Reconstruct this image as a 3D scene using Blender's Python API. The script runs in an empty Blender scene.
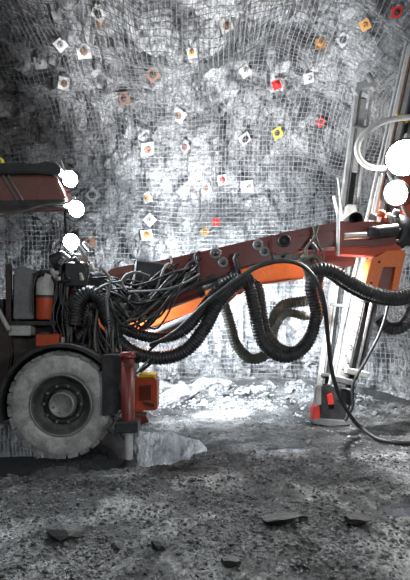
import bpy, bmesh, math, random
from mathutils import Vector, Matrix, noise
from mathutils.bvhtree import BVHTree
random.seed(7)
R = math.radians
scene = bpy.context.scene
col = scene.collection

# ------------------------------------------------------------------ camera, world, exposure
F, CAMZ, HORIZON = 500.0, 1.8, 314.0          # focal length in pixels of the 410x580 frame, eye height, horizon row
cam_d = bpy.data.cameras.new('camera')
cam = bpy.data.objects.new('camera', cam_d)
col.objects.link(cam)
cam.location = (0, 0, CAMZ)
cam.rotation_euler = (R(90), 0, 0)
cam_d.sensor_fit = 'VERTICAL'
cam_d.sensor_height = 24.0
cam_d.lens = 24.0 * F / 580.0
cam_d.shift_y = (HORIZON - 290.0) / 580.0
cam_d.clip_end = 200
scene.camera = cam

world = bpy.data.worlds.new('world')
scene.world = world
world.use_nodes = True
bg = world.node_tree.nodes['Background']
bg.inputs[0].default_value = (0.80, 0.88, 1.0, 1)
bg.inputs[1].default_value = 0.07

scene.view_settings.view_transform = 'Standard'
scene.view_settings.look = 'None'
scene.view_settings.gamma = 1.0
scene.view_settings.use_curve_mapping = False
scene.view_settings.exposure = 0.35
scene.cycles.use_denoising = True
scene.cycles.max_bounces = 6

WORK_LAMP_W = 190.0      # lamps at the front of the rig, in view
WALL_LAMP_W = 680.0      # lamps on the far side of the far boom, towards the rock face
ROOF_LAMP_W = 1600.0
FEED_LAMP_W = 330.0      # lamp at the drill feeds
FILL_LAMP_W = 80.0     # added fill lamps out of view at the camera end

def P(px, py, Y):
    return Vector(((px - 205.0) / F * Y, Y, CAMZ + (HORIZON - py) / F * Y))
def S(px, Y):
    return px / F * Y

# ------------------------------------------------------------------ materials
def new_mat(name):
    m = bpy.data.materials.new(name)
    m.use_nodes = True
    nt = m.node_tree
    return m, nt, nt.nodes['Principled BSDF']
def tex_noise(nt, scale, detail=6, rough=0.6, vec=None, dist=0.0):
    n = nt.nodes.new('ShaderNodeTexNoise')
    n.inputs['Scale'].default_value = scale
    n.inputs['Detail'].default_value = detail
    n.inputs['Roughness'].default_value = rough
    n.inputs['Distortion'].default_value = dist
    if vec is not None: nt.links.new(vec, n.inputs['Vector'])
    return n
def ramp(nt, src, stops):
    r = nt.nodes.new('ShaderNodeValToRGB')
    e = r.color_ramp.elements
    while len(e) < len(stops): e.new(0.5)
    for i, (p, c) in enumerate(stops):
        e[i].position = p
        e[i].color = (*c, 1) if len(c) == 3 else c
    nt.links.new(src, r.inputs[0])
    return r
def mixc(nt, a, b, fac, mode='MIX'):
    m = nt.nodes.new('ShaderNodeMix')
    m.data_type = 'RGBA'; m.blend_type = mode
    for s, v in ((m.inputs[0], fac), (m.inputs[6], a), (m.inputs[7], b)):
        if isinstance(v, (int, float)): s.default_value = v
        elif isinstance(v, tuple): s.default_value = (*v, 1)
        else: nt.links.new(v, s)
    return m.outputs[2]
def bump(nt, src, bsdf, strength, dist):
    b = nt.nodes.new('ShaderNodeBump')
    b.inputs['Strength'].default_value = strength
    b.inputs['Distance'].default_value = dist
    nt.links.new(src, b.inputs['Height'])
    nt.links.new(b.outputs[0], bsdf.inputs['Normal'])
def coords(nt, scale=None):
    t = nt.nodes.new('ShaderNodeNewGeometry')
    if scale is None: return t.outputs['Position']
    mp = nt.nodes.new('ShaderNodeMapping')
    mp.inputs['Scale'].default_value = scale
    nt.links.new(t.outputs['Position'], mp.inputs[0])
    return mp.outputs[0]

def rock_mat(name, lo, mid, hi):
    m, nt, b = new_mat(name)
    pos = coords(nt)
    n1 = tex_noise(nt, 1.1, 9, 0.68, pos, 0.4)
    r1 = ramp(nt, n1.outputs[0], [(0.30, lo), (0.43, mid), (0.56, hi)])
    st = tex_noise(nt, 1.0, 6, 0.7, coords(nt, (3.4, 2.0, 0.9)), 0.6)          # steep dark joints in the rock
    r2 = ramp(nt, st.outputs[0], [(0.40, (0.10, 0.102, 0.105)), (0.50, (1, 1, 1))])
    c = mixc(nt, r1.outputs[0], r2.outputs[0], 0.8, 'MULTIPLY')
    fine = tex_noise(nt, 16, 5, 0.7, pos)
    r3 = ramp(nt, fine.outputs[0], [(0.33, (0.5, 0.5, 0.52)), (0.6, (1.1, 1.1, 1.1))])
    c = mixc(nt, c, r3.outputs[0], 0.75, 'MULTIPLY')
    wob = tex_noise(nt, 2.5, 4, 0.6, pos)
    add = nt.nodes.new('ShaderNodeVectorMath'); add.operation = 'MULTIPLY_ADD'
    nt.links.new(wob.outputs[1], add.inputs[0]); add.inputs[1].default_value = (0.5, 0.5, 0.5)
    nt.links.new(pos, add.inputs[2])
    vo = nt.nodes.new('ShaderNodeTexVoronoi'); vo.feature = 'DISTANCE_TO_EDGE'
    vo.inputs['Scale'].default_value = 3.4
    nt.links.new(add.outputs[0], vo.inputs['Vector'])
    r4 = ramp(nt, vo.outputs['Distance'], [(0.0, (0.12, 0.12, 0.125)), (0.07, (1, 1, 1))])     # open cracks
    c = mixc(nt, c, r4.outputs[0], 0.7, 'MULTIPLY')
    nt.links.new(c, b.inputs['Base Color'])
    b.inputs['Roughness'].default_value = 0.7
    nb = tex_noise(nt, 9, 10, 0.78, pos)
    bump(nt, nb.outputs[0], b, 1.0, 0.22)
    return m
M = {}
M['rock'] = rock_mat('rock', (0.05, 0.052, 0.055), (0.34, 0.345, 0.35), (0.80, 0.80, 0.80))
M['rubble'] = rock_mat('rubble', (0.24, 0.245, 0.25), (0.52, 0.53, 0.54), (0.78, 0.78, 0.78))

def ground_mat():
    m, nt, b = new_mat('mud_floor')
    pos = coords(nt)
    n1 = tex_noise(nt, 0.9, 8, 0.65, pos, 0.3)
    r1 = ramp(nt, n1.outputs[0], [(0.37, (0.022, 0.023, 0.023)), (0.5, (0.11, 0.114, 0.112)), (0.61, (0.46, 0.47, 0.46))])
    f = tex_noise(nt, 26, 6, 0.75, pos)
    r2 = ramp(nt, f.outputs[0], [(0.40, (0.16, 0.16, 0.16)), (0.60, (1.4, 1.4, 1.4))])
    c = mixc(nt, r1.outputs[0], r2.outputs[0], 0.85, 'MULTIPLY')
    nt.links.new(c, b.inputs['Base Color'])
    w = tex_noise(nt, 0.7, 4, 0.6, pos)
    rw = ramp(nt, w.outputs[0], [(0.42, (0.28, 0.28, 0.28)), (0.6, (0.75, 0.75, 0.75))])
    nt.links.new(rw.outputs[0], b.inputs['Roughness'])
    nb = tex_noise(nt, 18, 8, 0.75, pos)
    bump(nt, nb.outputs[0], b, 1.0, 0.06)
    return m
M['ground'] = ground_mat()

def painted(name, colr, dust=(0.26, 0.25, 0.24), amount=0.35, rough=0.45, metal=0.0, scale=5.0, bmp=0.15):
    m, nt, b = new_mat(name)
    pos = coords(nt)
    n = tex_noise(nt, scale, 8, 0.7, pos, 0.3)
    r = ramp(nt, n.outputs[0], [(0.42, (0, 0, 0)), (0.68, (1, 1, 1))])
    mul = nt.nodes.new('ShaderNodeMath'); mul.operation = 'MULTIPLY'
    nt.links.new(r.outputs[0], mul.inputs[0]); mul.inputs[1].default_value = amount
    c = mixc(nt, colr, dust, mul.outputs[0])
    n2 = tex_noise(nt, scale * 9, 4, 0.7, pos)
    r2 = ramp(nt, n2.outputs[0], [(0.3, (0.55, 0.55, 0.55)), (0.6, (1, 1, 1))])
    c = mixc(nt, c, r2.outputs[0], 0.6, 'MULTIPLY')
    nt.links.new(c, b.inputs['Base Color'])
    b.inputs['Roughness'].default_value = rough
    b.inputs['Metallic'].default_value = metal
    if bmp: bump(nt, n2.outputs[0], b, bmp, 0.02)
    return m
M['dark_red'] = painted('dark_red_paint', (0.17, 0.022, 0.014), (0.10, 0.06, 0.05), 0.5, 0.36)
M['canopy_red'] = painted('dull_red_paint', (0.24, 0.085, 0.065), (0.20, 0.14, 0.12), 0.5, 0.6)
M['orange_red'] = painted('orange_red_paint', (0.55, 0.07, 0.02), (0.25, 0.10, 0.06), 0.4, 0.5)
M['orange'] = painted('orange_paint', (0.86, 0.17, 0.02), (0.5, 0.28, 0.15), 0.35, 0.5)
M['bright_red'] = painted('bright_red', (0.70, 0.03, 0.025), (0.4, 0.1, 0.08), 0.3, 0.5)
M['yellow'] = painted('yellow', (0.78, 0.62, 0.03), (0.4, 0.35, 0.2), 0.3, 0.5)
M['plate_orange'] = painted('plate_orange', (0.62, 0.30, 0.06), (0.3, 0.2, 0.12), 0.4, 0.6)
M['black'] = painted('black_steel', (0.018, 0.018, 0.02), (0.10, 0.10, 0.10), 0.45, 0.55)
M['hull'] = painted('dark_rusty_hull', (0.035, 0.024, 0.022), (0.10, 0.075, 0.065), 0.55, 0.6)
M['hose'] = painted('black_rubber_hose', (0.014, 0.014, 0.016), (0.13, 0.13, 0.13), 0.3, 0.42, scale=9)
M['hose_grey'] = painted('dusty_hose', (0.13, 0.135, 0.11), (0.26, 0.26, 0.23), 0.5, 0.7)
M['hose_pale'] = painted('pale_hose', (0.74, 0.74, 0.72), (0.8, 0.8, 0.78), 0.5, 0.5)
M['tyre'] = painted('dusty_tyre', (0.32, 0.32, 0.31), (0.72, 0.72, 0.70), 0.9, 0.85, scale=4, bmp=0.3)
M['lug'] = painted('tyre_tread', (0.14, 0.14, 0.14), (0.45, 0.45, 0.44), 0.8, 0.9, scale=8, bmp=0.3)
M['rim'] = painted('wheel_rim', (0.05, 0.05, 0.048), (0.22, 0.22, 0.21), 0.6, 0.6)
M['hub'] = painted('wheel_hub', (0.24, 0.24, 0.235), (0.5, 0.5, 0.49), 0.6, 0.5, 0.3)
M['alu'] = painted('pale_aluminium', (0.72, 0.72, 0.70), (0.35, 0.35, 0.34), 0.4, 0.35, 0.35)
M['steel'] = painted('steel', (0.45, 0.45, 0.45), (0.22, 0.21, 0.20), 0.5, 0.3, 0.8)
M['dusty'] = painted('dusty_grey_metal', (0.22, 0.22, 0.22), (0.12, 0.12, 0.12), 0.6, 0.65)
M['white_box'] = painted('dirty_white', (0.52, 0.52, 0.49), (0.22, 0.21, 0.19), 0.6, 0.6)
M['wire'] = painted('galvanised_wire', (0.34, 0.345, 0.35), (0.20, 0.20, 0.20), 0.6, 0.5, 0.2, bmp=0)
M['plate_white'] = painted('pale_plate', (0.66, 0.65, 0.63), (0.28, 0.26, 0.23), 0.8, 0.5)
M['plate_grey'] = painted('grey_plate', (0.40, 0.40, 0.41), (0.2, 0.2, 0.2), 0.5, 0.6)
M['rust'] = painted('rusty_washer', (0.17, 0.085, 0.05), (0.27, 0.19, 0.14), 0.5, 0.8)
M['mud_stone'] = painted('muddy_stone', (0.09, 0.09, 0.09), (0.34, 0.34, 0.335), 0.6, 0.75, scale=7, bmp=0.5)
M['dark_stone'] = painted('dark_wet_stone', (0.022, 0.022, 0.023), (0.06, 0.06, 0.06), 0.5, 0.45, scale=7, bmp=0.5)
def water():
    m, nt, b = new_mat('muddy_water')
    b.inputs['Base Color'].default_value = (0.075, 0.08, 0.09, 1)
    b.inputs['Roughness'].default_value = 0.035
    b.inputs['IOR'].default_value = 2.4
    n = tex_noise(nt, 5, 3, 0.5, coords(nt))
    bump(nt, n.outputs[0], b, 0.03, 0.03)
    return m
M['water'] = water()
def emit(name, c, s):
    m, nt, b = new_mat(name)
    b.inputs['Base Color'].default_value = (*c, 1)
    b.inputs['Emission Color'].default_value = (*c, 1)
    b.inputs['Emission Strength'].default_value = s
    return m
M['lens'] = emit('lit_lamp_lens', (0.86, 0.95, 1.0), 40)
M['lens_warm'] = emit('lit_feed_lamp_lens', (1.0, 0.97, 0.90), 60)

# ------------------------------------------------------------------ mesh helpers
class MB:
    """collects shapes in world coordinates; build() links them as ONE mesh object"""
    def __init__(self): self.v, self.f, self.sm = [], [], []
    def add(self, vs, fs, smooth=False):
        o = len(self.v)
        self.v += [Vector(p) for p in vs]
        for f in fs:
            self.f.append([i + o for i in f]); self.sm.append(smooth)
        return self
    def bm(self, bmx, smooth=False):
        bmx.verts.index_update()
        self.add([v.co.copy() for v in bmx.verts], [[v.index for v in f.verts] for f in bmx.faces], smooth)
        bmx.free(); return self
    def box(self, c, size, mat=None, bev=0.0):
        b = bmesh.new(); bmesh.ops.create_cube(b, size=1.0)
        for v in b.verts: v.co = Vector((v.co.x * size[0], v.co.y * size[1], v.co.z * size[2]))
        if bev: bmesh.ops.bevel(b, geom=list(b.edges), offset=bev, segments=1, affect='EDGES')
        m = Matrix.Translation(Vector(c)) @ (mat.to_4x4() if mat else Matrix())
        for v in b.verts: v.co = m @ v.co
        return self.bm(b)
    def prism(self, poly, y0, y1, bev=0.0):
        """poly: world (x,z) points; extruded from depth y0 to y1"""
        b = bmesh.new()
        vs = [b.verts.new((x, y0, z)) for x, z in poly]
        f = b.faces.new(vs)
        r = bmesh.ops.extrude_face_region(b, geom=[f])
        for g in r['geom']:
            if isinstance(g, bmesh.types.BMVert): g.co.y = y1
        bmesh.ops.recalc_face_normals(b, faces=list(b.faces))
        if bev: bmesh.ops.bevel(b, geom=list(b.edges), offset=bev, segments=2, affect='EDGES')
        return self.bm(b)
    def tube(self, pts, r, n=8, cap=True, rad=None):
        pts = [Vector(p) for p in pts]
        N = len(pts)
        t0 = (pts[1] - pts[0]).normalized()
        up = Vector((0, 1, 0)) if abs(t0.y) < 0.9 else Vector((0, 0, 1))
        a = t0.cross(up).normalized()
        vs, fs = [], []
        for i, p in enumerate(pts):
            t = (pts[min(i + 1, N - 1)] - pts[max(i - 1, 0)])
            t = t.normalized() if t.length > 1e-9 else t0
            a = (a - t * a.dot(t)).normalized()
            b = t.cross(a)
            rr = rad[i] if rad else r
            for k in range(n):
                an = 2 * math.pi * k / n
                vs.append(p + (a * math.cos(an) + b * math.sin(an)) * rr)
        for i in range(N - 1):
            for k in range(n):
                k2 = (k + 1) % n
                fs.append([i * n + k, i * n + k2, (i + 1) * n + k2, (i + 1) * n + k])
        self.add(vs, fs, n > 5)
        if cap: self.add(vs[:n], [list(range(n))[::-1]]); self.add(vs[-n:], [list(range(n))])
        return self
    def cyl(self, p, q, r, n=16, r2=None):
        return self.tube([p, q], r, n, True, [r, r2 if r2 is not None else r])
    def lathe(self, prof, origin, axis, n=32):
        """prof: (distance along axis, radius)"""
        axis = Vector(axis).normalized(); origin = Vector(origin)
        up = Vector((0, 0, 1)) if abs(axis.z) < 0.9 else Vector((1, 0, 0))
        a = axis.cross(up).normalized(); b = axis.cross(a)
        vs, fs = [], []
        for d, r in prof:
            for k in range(n):
                an = 2 * math.pi * k / n
                vs.append(origin + axis * d + (a * math.cos(an) + b * math.sin(an)) * r)
        for i in range(len(prof) - 1):
            for k in range(n):
                k2 = (k + 1) % n
                fs.append([i * n + k, i * n + k2, (i + 1) * n + k2, (i + 1) * n + k])
        return self.add(vs, fs, True)
    def build(self, name, mat, parent=None, label=None):
        lo = Vector((min(v.x for v in self.v), min(v.y for v in self.v), min(v.z for v in self.v)))
        hi = Vector((max(v.x for v in self.v), max(v.y for v in self.v), max(v.z for v in self.v)))
        c = (lo + hi) / 2; c.z = lo.z
        me = bpy.data.meshes.new(name)
        me.from_pydata([v - c for v in self.v], [], self.f)
        me.polygons.foreach_set('use_smooth', self.sm)
        me.update()
        b = bmesh.new(); b.from_mesh(me); bmesh.ops.recalc_face_normals(b, faces=list(b.faces)); b.to_mesh(me); b.free()
        me.materials.append(M[mat] if isinstance(mat, str) else mat)
        return link(name, me, Matrix.Translation(c), parent, label)
WORLD = {}
def link(name, data, mw, parent=None, label=None):
    o = bpy.data.objects.new(name, data)
    col.objects.link(o)
    if parent is not None:
        o.parent = parent
        o.matrix_basis = WORLD[parent.name].inverted() @ mw
    else:
        o.matrix_basis = mw
    WORLD[o.name] = mw.copy()
    if label: o['label'] = label
    return o
def empty(name, loc):
    return link(name, None, Matrix.Translation(Vector(loc)))
def tag(o, label, cat, group=None, kind=None):
    o['label'] = label; o['category'] = cat
    if group: o['group'] = group
    if kind: o['kind'] = kind
    return o
def struct(o, label=None):
    o['kind'] = 'structure'
    if label: o['label'] = label
    return o
def spline(pts, step):
    """Catmull-Rom through the points, resampled evenly"""
    pts = [Vector(p) for p in pts]
    e = [pts[0] * 2 - pts[1]] + pts + [pts[-1] * 2 - pts[-2]]
    out = []
    for i in range(1, len(e) - 2):
        p0, p1, p2, p3 = e[i - 1:i + 3]
        for k in range(16):
            t = k / 16
            out.append(0.5 * ((2 * p1) + (p2 - p0) * t + (2 * p0 - 5 * p1 + 4 * p2 - p3) * t * t + (3 * p1 - p0 - 3 * p2 + p3) * t ** 3))
    out.append(pts[-1])
    res = [out[0]]; need = step
    for a, b in zip(out, out[1:]):
        L = (b - a).length; d = 0.0
        while L - d >= need:
            d += need; res.append(a.lerp(b, d / L)); need = step
        need -= (L - d)
    if (res[-1] - out[-1]).length > step * 0.3: res.append(out[-1])
    return res
def hose(name, pts, r, mat, parent, ribbed=False, n=8, label=None, pitch=0.04):
    m = MB()
    if ribbed:
        sp = spline(pts, pitch / 4)
        rad = [r * (1.0 + 0.065 * (1 if (i % 4) in (1, 2) else -1)) for i in range(len(sp))]
        m.tube(sp, r, 12, True, rad)
    else:
        m.tube(spline(pts, max(0.03, r * 1.5)), r, n)
    return m.build(name, mat, parent, label)
def PP(lst, Y):
    """pixel list -> points; an entry may carry its own depth"""
    return [P(p[0], p[1], p[2] if len(p) > 2 else Y) for p in lst]
def poly(lst, Y):
    return [(v.x, v.z) for v in PP(lst, Y)]

# ------------------------------------------------------------------ the drift: rock face, roof, side walls, floor
WY, CR, CZ = 11.3, 3.0, 6.8                 # rock face depth, radius of the turn into the roof, roof height
ROOF_S = 10.5
def profile(s):
    """arc length s -> (Y, Z), inward normal (ny, nz)"""
    hgt = CZ - CR
    if s < hgt: return (WY, s), (-1.0, 0.0)
    s -= hgt
    al = CR * math.pi / 2
    if s < al:
        a = s / CR
        return (WY - CR + CR * math.cos(a), hgt + CR * math.sin(a)), (-math.cos(a), -math.sin(a))
    s -= al
    return (WY - CR - s, CZ), (0.0, -1.0)
S_WALL = CZ - CR
S_SPLIT = S_WALL + CR * math.pi / 2 * 0.62
S_MAX = S_WALL + CR * math.pi / 2 + ROOF_S
XL, XR, PR = -3.6, 0.6, 3.6                 # straight stretch of the face, then it curves towards the camera
def plan(u):
    if u < XL:
        a = min((XL - u) / PR, 1.05); return XL - PR * math.sin(a), PR * (1 - math.cos(a)), a
    if u > XR:
        a = min((u - XR) / PR, 1.2); return XR + PR * math.sin(a), PR * (1 - math.cos(a)), -a
    return u, 0.0, 0.0
U0, U1 = XL - PR * 1.05, XR + PR * 1.2
def base(u, s):
    (y, z), (ny, nz) = profile(s)
    x, g, a = plan(u)
    p = Vector((x, y + ny * g, z + nz * g))
    nrm = Vector((math.sin(a), ny * math.cos(a), nz * math.cos(a)))
    return p, nrm
def low(p):
    bulge = 0.75 * math.exp(-((p.x + 0.2) / 2.0) ** 2 - ((p.y - 8.6) / 0.75) ** 2) if p.z > 4.5 else 0.0   # a hump of the roof in front of the turn
    return 0.34 * noise.noise(p * 0.45 + Vector((3, 1, 7))) + 0.20 * noise.noise(p * 1.1) + 0.07 * noise.noise(p * 2.6) + bulge
def chip(p, k, amp):
    q = Vector((p.x * k, p.y * k, p.z * k * 0.6))
    d, pts = noise.voronoi(q)
    c = pts[0]
    h = math.sin(c.x * 12.9 + c.y * 78.2 + c.z * 37.7) * 43758.5
    h -= math.floor(h)
    tl = (q - c)
    return amp * (h + 0.9 * (tl.x * math.sin(h * 50) + tl.z * math.cos(h * 31)))
def rocky(p):
    return 0.02 - chip(p, 1.1, 0.30) - chip(p, 3.2, 0.13) - 0.07 * noise.fractal(p * 4, 0.8, 2.1, 4)
def surf(u, s):
    p, n = base(u, s)
    return p + n * low(p)
def grid_mesh(us, ss, fn, name, mat):
    vs = [fn(u, s) for s in ss for u in us]
    w = len(us)
    fs = [(j * w + i, j * w + i + 1, (j + 1) * w + i + 1, (j + 1) * w + i) for j in range(len(ss) - 1) for i in range(w - 1)]
    me = bpy.data.meshes.new(name)
    me.from_pydata(vs, [], fs); me.update()
    me.materials.append(M[mat])
    return link(name, me, Matrix()), vs, fs
def frange(a, b, step):
    n = max(2, int(round((b - a) / step)) + 1)
    return [a + (b - a) * i / (n - 1) for i in range(n)]
def rockpt(u, s):
    p, n = base(u, s)
    l = low(p)
    return p + n * (l + rocky(p))
us = frange(U0, U1, 0.055)
wall, wv, wf = grid_mesh(us, frange(-0.35, S_SPLIT, 0.055), rockpt, 'wall_back', 'rock')
struct(wall, 'rough grey rock face of the drift behind the drilling rig')
ceil, cv, cf = grid_mesh(us, frange(S_SPLIT, S_MAX, 0.06), rockpt, 'ceiling', 'rock')
struct(ceil, 'rough grey rock roof of the drift')
BVH = BVHTree.FromPolygons(wv + cv, [tuple(f) for f in wf] + [tuple(i + len(wv) for i in f) for f in cf])
EYE = Vector((0, 0, CAMZ))
def on_rock(px, py):
    d = (P(px, py, 10.0) - EYE).normalized()
    loc, nrm, idx, dist = BVH.ray_cast(EYE, d)
    if nrm.dot(d) > 0: nrm = -nrm
    return loc, nrm, d

xr, gr, _ = plan(U1); xl, gl, _ = plan(U0)
def side(x0, sign):
    def fn(y, z):
        q = Vector((x0, y, z))
        zz = min(1.0, max(0.0, (z - 2.0) / 4.7))
        return Vector((x0 - sign * 0.9 * zz * zz + sign * (0.5 * low(q) + chip(q, 1.3, 0.2)), y, z))
    return fn
wl, _, _ = grid_mesh(frange(-1.5, WY - gl + 0.6, 0.12), frange(-0.3, 6.9, 0.12), side(xl - 0.1, -1), 'wall_left', 'rock')
struct(wl, 'rock side wall of the drift beside the machine')
wr, _, _ = grid_mesh(frange(-1.5, WY - gr + 0.6, 0.12), frange(-0.3, 6.9, 0.12), side(xr + 0.1, 1), 'wall_right', 'rock')
struct(wr, 'rock side wall of the drift beyond the drill feeds')

# wire mesh screen stretched over the rock: real wires, far too many to count
def screen(s0, s1, name, label):
    m = MB()
    rnd = random.Random(3)
    def wp(u, s, k):
        p, n = base(u, s)
        return p + n * (low(p) + 0.012 + 0.022 * noise.noise(Vector((u * 2.2, s * 2.2, 5))) + k)
    def drift(u, s):                               # the sheets sag and skew a little
        return (0.10 * noise.noise(Vector((u * 0.6, s * 0.6, 11))), 0.10 * noise.noise(Vector((u * 0.6, s * 0.6, 23))))
    verts, faces = [], []
    def strand(pts, r):
        o = len(verts)
        for i, p in enumerate(pts):
            t = (pts[min(i + 1, len(pts) - 1)] - pts[max(i - 1, 0)]).normalized()
            a = t.cross(Vector((0.31, 0.77, 0.55))).normalized(); b = t.cross(a)
            for k in range(3):
                an = 2.094 * k
                verts.append(p + (a * math.cos(an) + b * math.sin(an)) * r)
        for i in range(len(pts) - 1):
            for k in range(3):
                k2 = (k + 1) % 3
                faces.append((o + i * 3 + k, o + i * 3 + k2, o + i * 3 + 3 + k2, o + i * 3 + 3 + k))
    ssamp = frange(s0, s1, 0.08); usamp = frange(U0 + 0.6, U1 - 0.3, 0.08)
    for u in frange(U0 + 0.6, U1 - 0.3, 0.088):
        strand([wp(u + drift(u, s)[0], s, 0.0) for s in ssamp], 0.0064)
    for s in frange(s0, s1, 0.108):
        strand([wp(u, s + drift(u, s)[1], 0.008) for u in usamp], 0.0056)
    me = bpy.data.meshes.new(name)
    me.from_pydata(verts, [], faces); me.update()
    me.materials.append(M['wire'])
    return tag(link(name, me, Matrix()), label, 'wire mesh', kind='stuff')
screen(0.35, S_SPLIT, 'wire_mesh', 'galvanised wire mesh bolted over the rock face behind the rig')
screen(S_SPLIT + 0.12, S_MAX - 4.0, 'wire_mesh', 'galvanised wire mesh bolted under the rock roof of the drift')

# floor
def smooth(a, b, x):
    t = max(0.0, min(1.0, (x - a) / (b - a))); return t * t * (3 - 2 * t)
POOLS = [(-1.95, 6.75, 1.85, 1.25, 0.14), (-0.75, 6.8, 0.75, 0.95, 0.12), (-3.9, 6.9, 1.7, 1.4, 0.14), (1.98, 4.55, 0.42, 0.24, 0.10), (1.2, 6.55, 0.5, 0.16, 0.05)]
def ground_z(x, y):
    q = Vector((x, y, 0))
    z = 0.035 * noise.noise(q * 0.7 + Vector((9, 2, 0))) + 0.055
    rough = 1.0 - 0.45 * smooth(6.0, 7.0, y)
    z += rough * (0.028 * noise.noise(q * 2.1) + 0.034 * noise.fractal(q * 6.5, 0.8, 2.0, 4) + 0.018 * noise.noise(q * 17))
    if y < 6.2:                                      # clods of churned mud
        c = noise.noise(q * 9.0 + Vector((4, 4, 4)))
        z += 0.045 * max(0.0, c - 0.12) * max(0.0, 0.5 + 1.3 * noise.noise(q * 1.4 + Vector((7, 0, 1)))) * (1 - smooth(5.4, 6.1, y))
    z += 0.025 * math.exp(-((y - 5.2 - 0.10 * math.sin(x * 1.3)) / 0.25) ** 2) * (1 - smooth(0.3, 2.0, x))
    edge = WY - 0.9 + 0.15 * noise.noise(q)
    z += 0.38 * smooth(edge - 1.7, edge + 0.7, y) * (0.75 + 0.5 * noise.noise(q * 1.1 + Vector((0, 0, 4))))
    for cx, cy, rx, ry, d in POOLS:
        e = math.hypot((x - cx) / rx, (y - cy) / ry) + 0.16 * noise.noise(q * 1.6 + Vector((0, 0, 8)))
        z -= (d + max(0.0, z - 0.02)) * (1 - smooth(0.72, 1.12, e))
    return z
gx = frange(-6.6, 6.4, 0.034)
gy = []
y = 1.2
while y < 13.0:
    gy.append(y); y += 0.014 + 0.0058 * max(0.0, y - 2.0)
floor, gv, gf = grid_mesh(gx, gy, lambda x, yy: Vector((x, yy, ground_z(x, yy))), 'floor', 'ground')
struct(floor, 'dark wet muddy floor strewn with crushed rock')
floor.data.polygons.foreach_set('use_smooth', [True] * len(floor.data.polygons))
back, _, _ = grid_mesh(frange(-6.6, 6.4, 0.3), frange(-6.0, 1.2, 0.3), lambda x, yy: Vector((x, yy, ground_z(x, yy))), 'floor', 'ground')
struct(back, 'muddy floor behind the photographer')
def puddle(cx, cy, rx, ry, z, label):
    m = MB(); n = 48
    ring = [Vector((cx + rx * 1.12 * math.cos(2 * math.pi * k / n), cy + ry * 1.12 * math.sin(2 * math.pi * k / n), z)) for k in range(n)]
    m.add(ring + [v - Vector((0, 0, 0.004)) for v in ring], [list(range(n)), list(range(2 * n - 1, n - 1, -1))] + [[k, k + n, (k + 1) % n + n, (k + 1) % n] for k in range(n)])
    return tag(m.build('puddle', 'water'), label, 'puddle')
puddle(-2.5, 6.8, 3.0, 1.45, 0.0, 'wide still puddle reflecting the big tyre and the jack leg')
puddle(1.98, 4.55, 0.42, 0.24, 0.0, 'small puddle in the dark mud at the right edge')
puddle(1.2, 6.55, 0.5, 0.16, 0.012, 'thin film of water on the pale mud under the black cable')

# ------------------------------------------------------------------ stones
def stone_mesh(name, seed, mat, sub=2, flat=0.7):
    b = bmesh.new(); bmesh.ops.create_icosphere(b, subdivisions=sub, radius=1.0)
    o = Vector((seed * 3.7, seed * 1.3, seed * 2.1))
    for v in b.verts:
        k = 1 + 0.45 * noise.noise(v.co * 0.9 + o) + 0.34 * noise.noise(v.co * 2.1 + o) + 0.15 * noise.noise(v.co * 5 + o)
        v.co = Vector((v.co.x * k, v.co.y * k * 0.85, v.co.z * k * flat))
        for j_ in range(7):                              # broken flat faces
            a_ = seed * 1.9 + j_ * 2.4
            n_ = Vector((math.sin(a_), math.cos(a_), 0.9 * math.sin(a_ * 1.7 + seed))).normalized()
            d = v.co.dot(n_); cut = 0.44 + 0.10 * (j_ % 3)
            if d > cut: v.co -= n_ * (d - cut)
    me = bpy.data.meshes.new(name); b.to_mesh(me); b.free()
    me.materials.append(M[mat]); return me
ROCKS = [stone_mesh('broken_rock', i + 1, 'rubble', 2, 0.62) for i in range(6)]
STONES = [stone_mesh('stone', i + 11, 'mud_stone', 2, 0.6) for i in range(5)]
DARKS = [stone_mesh('stone', i + 31, 'dark_stone', 2, 0.55) for i in range(3)]
def at_ground(px, py, lift=0.0):
    Y = F * CAMZ / (py - HORIZON)
    for _ in range(8):
        z = ground_z((px - 205) / F * Y, Y) + lift
        Y = F * (CAMZ - z) / (py - HORIZON)
    return P(px, py, Y)
def put_stone(me, name, x, y, r, sink=0.25, rz=None, squash=(1, 1, 1)):
    rz = random.uniform(0, 6.28) if rz is None else rz
    mw = Matrix.Translation((x, y, ground_z(x, y) + r * 0.6 * (1 - 2 * sink) * squash[2])) @ Matrix.Rotation(rz, 4, 'Z') @ Matrix.Rotation(random.uniform(-.3, .3), 4, 'X') @ Matrix.Diagonal((r * squash[0], r * squash[1], r * squash[2], 1))
    return link(name, me, mw)
rnd = random.Random(21)
def wall_gap(x):
    """how far the curving ends of the face stand in front of its straight stretch"""
    e = max(0.0, x - XR, XL - x) / PR
    return PR * (1 - math.sqrt(max(0.0, 1 - min(e, 0.97) ** 2)))
for k in range(120):
    x = rnd.uniform(-3.2, 3.5); y = rnd.uniform(9.3, 10.85) - wall_gap(x)
    r = rnd.choice([0.05, 0.06, 0.07, 0.09, 0.11, 0.14]) * rnd.uniform(0.8, 1.25)
    o = put_stone(ROCKS[k % 6], 'broken_rock', x, y, r, rnd.uniform(0.1, 0.3))
    tag(o, 'broken pale rock in the rubble heaped along the foot of the rock face', 'rock', 'broken rocks along the foot of the rock face')
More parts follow.
